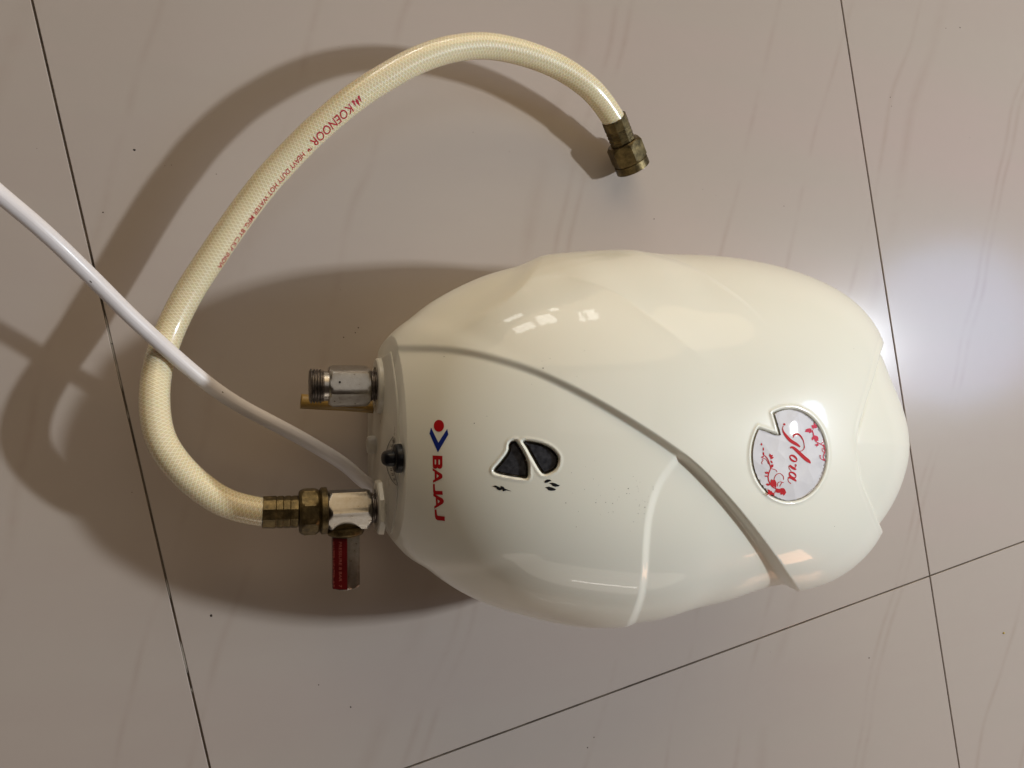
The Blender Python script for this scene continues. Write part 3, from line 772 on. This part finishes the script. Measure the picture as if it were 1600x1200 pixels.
# find the flat seen between photo columns 518..543
cand = []
for a in np.linspace(0, 2*math.pi, 721):
    P = on_outlet(a, Ls*0.5, 0); v = (hx*math.cos(a)+hy*math.sin(a))
    if v.dot(EYE-P) > 0: cand.append((pr(P)[0], a))
cand.sort(); A0 = min(cand, key=lambda c_: abs(c_[0]-519.5))[1]; A1 = min(cand, key=lambda c_: abs(c_[0]-543))[1]
if A1-A0 > math.pi: A1 -= 2*math.pi
if A0-A1 > math.pi: A0 -= 2*math.pi
bm = bmesh.new(); NA, NL = 14, 20; g = [[bm.verts.new(on_outlet(A0+(A1-A0)*i/NA, Ls*(0.06+0.92*j/NL), 0.00016)) for j in range(NL+1)] for i in range(NA+1)]
for i in range(NA):
    for j in range(NL): bm.faces.new((g[i][j], g[i+1][j], g[i+1][j+1], g[i][j+1]))
M_redlab = simple('red_label', (0.16, 0.004, 0.006, 1), 0.35, var=0.25, scale=120)
M_redtxt = simple('label_print', (0.52, 0.16, 0.13, 1), 0.4)
lab = bm_obj('red_label', bm, M_redlab); sub(lab, valve)
def text_bm(s, size, shear=0.0, bold=False, spacing=1.0):
    cu = bpy.data.curves.new('t', 'FONT'); cu.body = s; cu.size = size; cu.shear = shear; cu.space_character = spacing
    cu.resolution_u = 3; cu.offset = 0.012*size if bold else 0.0
    o = bpy.data.objects.new('t', cu); COL.objects.link(o)
    me = o.to_mesh(); bm = bmesh.new(); bm.from_mesh(me); bpy.data.objects.remove(o); bpy.data.curves.remove(cu)
    xs = [v.co.x for v in bm.verts]; ys = [v.co.y for v in bm.verts]
    return bm, min(xs), max(xs), min(ys), max(ys)
def map_text(bm, fn, edge):
    film_bm(bm, edge)
    for v in bm.verts: v.co = fn(v.co.x, v.co.y)
    return bm
out = bmesh.new()
for row, (txt, fa) in enumerate((('WATER HEATER  0.7', 0.30), ('PRESSURE 8 BAR  7', 0.68))):
    tb, x0_, x1_, y0_, y1_ = text_bm(txt, 1.0)
    def fn(x, y, fa=fa, x0_=x0_, x1_=x1_):
        u_ = (x-x0_)/(x1_-x0_); v_ = y/0.9
        return on_outlet(A0+(A1-A0)*(fa-0.11+0.2*v_ if True else 0), Ls*(0.12+0.82*(1-u_) if False else 0.12+0.82*u_), 0.00026)
    map_text(tb, fn, 0.5); me = bpy.data.meshes.new('t'); tb.to_mesh(me); tb.free(); out.from_mesh(me); bpy.data.meshes.remove(me)
sub(bm_obj('label_lettering', out, M_redtxt), valve)

# cap screw at the foot of the panel
sp = end_plane(586.5, 695, PX)
sz = max(0.012, sp.z)
bm = bmesh.new(); lathe(bm, (PX+0.0005, bp(586, 695, sz).y, sz), DN, [(0, 0.0058), (0.0042, 0.0057), (0.0056, 0.0050), (0.0058, 0.0030), (0.0046, 0.0025)], 40)
o = bm_obj('screw_cap', bm, simple('white_cap', (0.72, 0.69, 0.61, 1), 0.3)); sharpen(o, 40); HP(o)
# temperature knob + dial
kz = end_plane(626, 716, PX).z; ky = end_plane(626, 716, PX).y
KP = Vector((PX, ky, kz))
dial_o = [(614.5, 682), (609, 690), (605, 700), (603, 712), (603.5, 724), (606, 736), (611, 748), (617, 756), (621, 758.5)]
dial_i = [(616, 684), (614, 694), (611.5, 704), (611, 716), (613, 728), (617, 742), (621, 757)]
def dmap(x, y):
    return end_plane(x, y, PX-0.0004), None
dial = [[stroke([(x, y, 0.9) for x, y in dial_o], 6)], [stroke([(x, y, 0.8) for x, y in dial_i], 6)]]
for k in range(9):
    if 3 <= k <= 4: continue
    y = 690+k*7.4; x = 607.5+((k-4)**2)*0.42+(1.5 if k > 4 else 0)
    dial.append([[(x-1.6, y-2.2), (x+2.0, y-2.6), (x+2.2, y-1.6), (x-1.2, y-1.2)]])
    dial.append([[(x-1.2, y), (x+2.2, y-0.6), (x+2.4, y+1.4), (x+1.2, y+1.6), (x-1.0, y+1.0)]])
film('dial_print', dial, M_black, heater, edge=3, mapper=dmap)
bm = bmesh.new(); lathe(bm, KP+Vector((0.0003, 0, 0)), DN, [(0, 0.0075), (0.0026, 0.0074), (0.0034, 0.0070), (0.0038, 0.0062)], 40)
knob = bm_obj('knob', bm, M_blackp); sharpen(knob, 45); HP(knob)
bm = bmesh.new(); bmesh.ops.create_uvsphere(bm, u_segments=28, v_segments=18, radius=1)
for v in bm.verts:
    x, y, z = v.co; s = lambda q_, e=0.75: math.copysign(abs(q_)**e, q_)
    v.co = Vector((KP.x-0.0046+0.0050*s(x), ky+0.0042*s(y), kz-0.002+0.0060*s(z)))
o = bm_obj('knob_pointer', bm, M_blackp, smooth=True); sub(o, knob)
# yellow drain tube behind the outlet nipple
M_yel = simple('yellowed_tube', (0.42, 0.27, 0.075, 1), 0.4, var=0.3, scale=80)
def XZ(px, py, z): return bp(px, py, z)
pa = [XZ(470, 627, 0.030), XZ(500, 629, 0.030), XZ(540, 631, 0.030), XZ(575, 634, 0.030)]; pa.append(Vector((PX+0.001, pa[-1].y-0.0004, 0.030)))
V, Fc, U, fr = tube(catmull(pa, 0.001), 0.0046, 28)
V2, F2, U2, _ = tube(catmull(pa, 0.001), 0.0034, 28)
n0 = len(V); V = V+V2; Fc = Fc+[tuple(i+n0 for i in f[::-1]) for f in F2]+[(k, k+1, n0+k+1, n0+k) for k in range(28)]
HP(mesh_obj('drain_tube', V, Fc, M_yel))

# ------------------------------------------------------------------ power cord (fixed to the heater)
M_cord = simple('white_cord', (0.80, 0.76, 0.76, 1), 0.36, var=0.05, scale=60)
cpts = [((-150, 190), .112), ((-60, 253), .104), ((0, 304), .096), ((70, 363), .088), ((140, 430), .076), ((200, 490), .068), ((240, 527), .0625), ((285, 567), .058), ((330, 604), .052), ((375, 634), .046), ((430, 663), .041), ((480, 690), .037), ((540, 727), .033)]
cp = [bp(*p_, z) for p_, z in cpts]; cp = [Vector((-1.1, 0.52, 0.0045)), Vector((-0.85, 0.56, 0.0060)), Vector((-0.66, 0.52, 0.030)), Vector((-0.52, 0.43, 0.072))]+cp; cp += [Vector((PX-0.004, bp(588, 757, 0.030).y, 0.030)), Vector((PX+0.003, bp(594, 762, 0.030).y, 0.029))]
path = smooth_path(catmull(cp, 0.002), 12)
V, Fc, U, fr = tube(path, 0.0043, 32)
cord = mesh_obj('power_cord', V, Fc, M_cord, uvs=U); HP(cord)
# dirt marks on the cord
bm = bmesh.new()
S0c = min(fr, key=lambda q_: abs(q_[1].x-bp(0, 304, 0.096).x))[0]-0.06
for s_at, tn, ln, wd in ((0.205, 0.95, 0.0006, 0.0003), (0.115, 0.06, 0.0008, 0.0003), (0.33, 0.98, 0.0004, 0.0003), (0.40, 0.93, 0.0020, 0.0004)):
    f_ = min(fr, key=lambda q_: abs(q_[0]-S0c-s_at)); i = fr.index(f_); T_ = (fr[min(i+1, len(fr)-1)][1]-fr[i-1][1]).normalized()
    vs = []
    for a in np.linspace(0, 2*math.pi, 8, endpoint=False):
        an = tn*2*math.pi+wd*math.sin(a)/0.0043
        vs.append(bm.verts.new(f_[1]+T_*(ln*math.cos(a))+(f_[2]*math.cos(an)+f_[3]*math.sin(an))*0.00436))
    bm.faces.new(vs)
sub(bm_obj('scuff_marks', bm, M_grime, kind='stuff'), cord)

# ------------------------------------------------------------------ braided hose
def hose_mat():
    t = NT('braided_hose'); B = t.b.inputs
    uv = t.add('ShaderNodeTexCoord').outputs['UV']; s = t.add('ShaderNodeSeparateXYZ'); t.link(uv, s.inputs[0])
    # u in cm, v in turns.  two crossing families of threads
    geo = t.add('ShaderNodeNewGeometry').outputs['Position']
    wob = t.math('MULTIPLY', t.noise(geo, 70, 2, 0.5), 0.5)
    def fam(sign):
        ph = t.math('ADD', t.math('MULTIPLY', s.outputs['X'], 4.4), t.math('MULTIPLY', s.outputs['Y'], 11.0*sign))
        ph = t.math('ADD', ph, wob)
        fr_ = t.math('ABSOLUTE', t.math('SUBTRACT', t.math('FRACT', ph), 0.5))      # 0 centre of thread, .5 between
        return fr_
    a, b_ = fam(1), fam(-1)
    ta = t.math('SUBTRACT', 1.0, t.math('DIVIDE', a, 0.20), True)
    tb = t.math('SUBTRACT', 1.0, t.math('DIVIDE', b_, 0.20), True)
    th = t.math('MAXIMUM', ta, tb)
    ga = t.math('SUBTRACT', 1.0, t.math('DIVIDE', t.math('ABSOLUTE', t.math('SUBTRACT', a, 0.30)), 0.09), True)
    gb = t.math('SUBTRACT', 1.0, t.math('DIVIDE', t.math('ABSOLUTE', t.math('SUBTRACT', b_, 0.30)), 0.09), True)
    gap = t.math('MULTIPLY', t.math('MAXIMUM', ga, gb), t.math('SUBTRACT', 1.0, th), True)
    n = t.noise(geo, 35, 4, 0.6)
    base = t.ramp(n, [(0.3, (0.82, 0.70, 0.43, 1)), (0.7, (0.87, 0.77, 0.51, 1))])
    c1 = t.mix(t.math('MULTIPLY', th, 0.75), base, (0.90, 0.85, 0.66, 1))
    c2 = t.mix(t.math('MULTIPLY', gap, 0.60), c1, (0.38, 0.28, 0.12, 1))
    t.link(c2, B['Base Color'])
    B['Roughness'].default_value = 0.38
    B['Subsurface Weight'].default_value = 0.35; B['Subsurface Radius'].default_value = (0.006, 0.004, 0.002); B['Subsurface Scale'].default_value = 1.0
    B['Coat Weight'].default_value = 1.0; B['Coat Roughness'].default_value = 0.13; B['Coat IOR'].default_value = 1.55
    t.bump(th, 0.15, 0.0005)
    return t.m
M_hose = hose_mat()
hz = [((961, 190), .0275), ((945, 165), .032), ((925, 141), .037), ((900, 121), .040), ((872, 104), .043), ((840, 90), .046), ((800, 78), .049), ((756, 71), .0525), ((720, 74), .0545), ((690, 80), .056), ((652, 94), .057), ((618, 112), .0575), ((563, 146), .057), ((520, 180), .0555), ((481, 215), .0535), ((447, 250), .051), ((415, 285), .049), ((371, 343), .0465), ((331, 402), .0445), ((294, 459), .0435), ((267, 513), .045), ((250, 560), .050), ((242, 600), .0555), ((242, 645), .061), ((251, 688), .0645), ((277, 727), .066), ((309, 758), .0665), ((340, 780), .0665), ((372, 793), .0665), ((412, 800.5), .066)]
path = smooth_path(catmull([bp(*p_, z) for p_, z in hz], 0.0015), 25)
HR = 0.0081
V, Fc, U, hfr = tube(path, HR, 56)
base = bp(961, 190, 0); hose = empty('braided_hose', (base.x, base.y, 0), 'curved cream braided water hose with tarnished brass fittings and red lettering', 'hose')
def HH(o): o.parent = hose; o.matrix_parent_inverse = Matrix.Translation(-hose.location); return o
tubeo = HH(mesh_obj('hose_tube', V, Fc, M_hose, uvs=U))
# fitting on the heater side
ey, ez = path[-1].y, path[-1].z; ex = path[-1].x
xf0, xf1, xf2 = X_(411, 801, ez), X_(467, 799, lz), X_(512, 797, lz)
A_ = Vector((xf0, ey, ez)); B_ = Vector((xf1, ly+0.0002, lz)); dd = (B_-A_)
bm = bmesh.new(); Lf = dd.length
prof = [(-0.0004, 0.0083), (0, 0.0092), (Lf*0.30, 0.0094)]
for k in range(3):
    t0 = Lf*(0.34+0.2*k); prof += [(t0, 0.0094), (t0+0.0006, 0.0090), (t0+Lf*0.05, 0.0090), (t0+Lf*0.07+0.0006, 0.0094)]
prof += [(Lf-0.0006, 0.0094), (Lf, 0.0080)]
lathe(bm, A_, dd, prof, 10, rot=0.3)
o = HH(bm_obj('ferrule', bm, M_brass)); sharpen(o, 30)
bm = bmesh.new(); hexnut(bm, (xf1, ly, lz), (1, 0, 0), (xf2-xf1)*0.72, 0.0139, rot=math.radians(22), n=8)
o = HH(bm_obj('coupling_nut', bm, M_brass)); sharpen(o, 22)
bm = bmesh.new(); lathe(bm, (xf1+(xf2-xf1)*0.70, ly, lz), (1, 0, 0), [(0, 0.0120), (0.0012, 0.0137), ((xf2-xf1)*0.26, 0.0137), ((xf2-xf1)*0.30, 0.0120)], 48)
o = HH(bm_obj('nut_collar', bm, M_brass)); sharpen(o, 40)
# free end fitting
E0 = path[0]; E1 = bp(974, 224, 0.0195); E2 = bp(989, 262, 0.0135)
dE = (E1-E0); bm = bmesh.new(); Lf = dE.length
prof = [(-0.0030, 0.0083), (-0.0030, 0.0092), (Lf*0.18, 0.0093)]
for k in range(4):
    t0 = Lf*(0.24+0.16*k); prof += [(t0, 0.0093), (t0+0.0005, 0.0089), (t0+Lf*0.05, 0.0089), (t0+Lf*0.07+0.0005, 0.0093)]
prof += [(Lf, 0.0093), (Lf+0.0005, 0.0075)]
lathe(bm, E0, dE, prof, 10, rot=0.1)
o = HH(bm_obj('ferrule', bm, M_brass)); sharpen(o, 30)
dE2 = (E2-E1); bm = bmesh.new(); hexnut(bm, E1-dE2.normalized()*0.001, dE2, dE2.length*0.82, 0.0134, rot=math.radians(15), n=6)
nut = HH(bm_obj('swivel_nut', bm, M_brass)); sharpen(nut, 22)
bm = bmesh.new(); Pn = E1+dE2*0.72; Lc = dE2.length*0.30
lathe(bm, Pn, dE2, [(0, 0.0112), (0.0004, 0.0126), (Lc, 0.0127), (Lc+0.0005, 0.0119), (Lc+0.0005, 0.0086), (Lc-0.004, 0.0084), (Lc-0.005, 0.0030)], 48)
o = HH(bm_obj('nut_collar', bm, M_brass)); sharpen(o, 40)

# red lettering along the hose
Ssum = [f_[0] for f_ in hfr]
def on_hose(s, ang, off=0.00009):
    i = min(len(hfr)-2, max(0, int(np.searchsorted(Ssum, s))-1)); f0, f1 = hfr[i], hfr[i+1]
    k = (s-f0[0])/max(1e-9, f1[0]-f0[0]); P = f0[1].lerp(f1[1], k); x = f0[2].lerp(f1[2], k); y = f0[3].lerp(f1[3], k)
    return P+(x*math.cos(ang)+y*math.sin(ang))*(HR+off)
def s_at(px, py): return min(hfr, key=lambda f_: np.hypot(*(pr(f_[1])-np.array([px, py]))))[0]
def ang_at(s, px_off):   # angle on the visible side whose photo distance from the axis is px_off (positive: right/below)
    best = None
    for a in np.linspace(0, 2*math.pi, 361):
        P = on_hose(s, a)
        i = min(len(hfr)-2, max(1, int(np.searchsorted(Ssum, s)))); T2 = pr(hfr[i+1][1])-pr(hfr[i-1][1]); T2 /= np.linalg.norm(T2)
        c = hfr[i][1]; nrm = (P-c).normalized()
        if nrm.dot(EYE-P) < 0: continue
        d = pr(P)-pr(c); off = d[0]*(-T2[1])+d[1]*T2[0]
        off = -off                                      # hose runs right-top -> left-bottom
        if best is None or abs(off-px_off) < best[0]: best = (abs(off-px_off), a)
    a = best[1]; return a-2*math.pi if a > math.pi else a
M_hred = simple('hose_print', (0.45, 0.02, 0.035, 1), 0.3)
out = bmesh.new()
def hose_text(txt, sA, sB, aC0, aC1, height, bold=False, bm0=None, capfrac=0.72):
    tb, x0_, x1_, y0_, y1_ = text_bm(txt, 1.0, bold=bold) if bm0 is None else bm0
    def fn(x, y):
        u_ = (x-x0_)/(x1_-x0_); s = sA+(sB-sA)*u_
        aC = aC0+(aC1-aC0)*u_
        v_ = (y-capfrac/2)/capfrac*height         # metres across
        return on_hose(s, aC+SGT*v_/HR)
    map_text(tb, fn, 0.25); me = bpy.data.meshes.new('t'); tb.to_mesh(me); tb.free(); out.from_mesh(me); bpy.data.meshes.remove(me)
SGT = 1 if ang_at(s_at(480, 215), 15) > ang_at(s_at(480, 215), 0) else -1
sK0, sK1 = s_at(540, 163), s_at(478, 217)
aK = ang_at((sK0+sK1)/2, 11.5)
hose_text('KOENOOR', sK0, sK1, ang_at(sK0, 10.0), ang_at(sK1, 13.0), 0.0056, True)
sH0, sH1 = s_at(474, 221), s_at(325, 410)
hose_text("\u2122  HEAVY DUTY HOT WATER MFG. BY C.K.P. INDIA", sH0, sH1, ang_at(sH0, 13.5), ang_at(sH1, 19.5), 0.0036, True)
# small crown emblem before the name
cb = tri_poly([[(0, 0), (0.15, -0.55), (0.3, -0.1), (0.5, -0.72), (0.7, -0.1), (0.85, -0.55), (1, 0), (0.8, 0.02), (0.62, -0.18), (0.5, 0.0), (0.38, -0.18), (0.2, 0.02)]])
sC0, sC1 = s_at(556, 152), s_at(545, 159)
hose_text('', sC0, sC1, ang_at(sC0, 9.5), ang_at(sC0, 9.5), 0.0056, bm0=(cb, 0, 1, 0, 0.72))
HH(bm_obj('hose_lettering', out, M_hred))

# ------------------------------------------------------------------ specks of dirt on the tiles
bm = bmesh.new()
spots = [(210, 234, 1.5), (330, 962, 1.8), (1022, 342, 1.0), (1358, 1028, 1.3), (918, 1168, 1.2), (928, 1152, 0.9), (548, 1105, 1.2), (498, 1070, .8), (161, 332, 1.0), (338, 272, .7), (1500, 43, 1.2), (1478, 44, .8), (1225, 322, .8), (1391, 152, .9), (1393, 166, .7), (175, 537, .8), (268, 258, .5), (560, 512, 1.0), (555, 520, .8), (537, 527, .8), (1515, 215, .6)]
for _ in range(22): spots.append((rng.uniform(0, 1600), rng.uniform(0, 1200), rng.uniform(0.3, 0.55)))
for x, y, s in spots:
    P = bp(x, y, 0.0); r0 = s*0.00048; hgt = r0*0.6
    ring = [bm.verts.new((P.x+r0*rng.uniform(.7, 1.3)*math.cos(a), P.y+r0*rng.uniform(.7, 1.3)*math.sin(a), 0.00003)) for a in np.linspace(0, 2*math.pi, 7, endpoint=False)]
    tp = bm.verts.new((P.x, P.y, hgt))
    for k in range(7): bm.faces.new((ring[k], ring[(k+1) % 7], tp))
o = bm_obj('dirt_specks', bm, simple('floor_dirt', (0.035, 0.026, 0.02, 1), 0.9)); o['kind'] = 'stuff'
o['label'] = 'tiny dark specks of dirt scattered over the floor tiles'; o['category'] = 'dirt'
bm = bmesh.new(); P = bp(1568, 989, 0); bmesh.ops.create_icosphere(bm, subdivisions=1, radius=0.0011)
for v in bm.verts: v.co = Vector((v.co.x*1.2+P.x, v.co.y*0.9+P.y, max(0, v.co.z*0.5+0.0004)))
o = bm_obj('crumb', bm, simple('yellow_crumb', (0.42, 0.30, 0.05, 1), 0.8)); o['label'] = 'tiny yellow crumb on the tile near the right edge'; o['category'] = 'crumb'
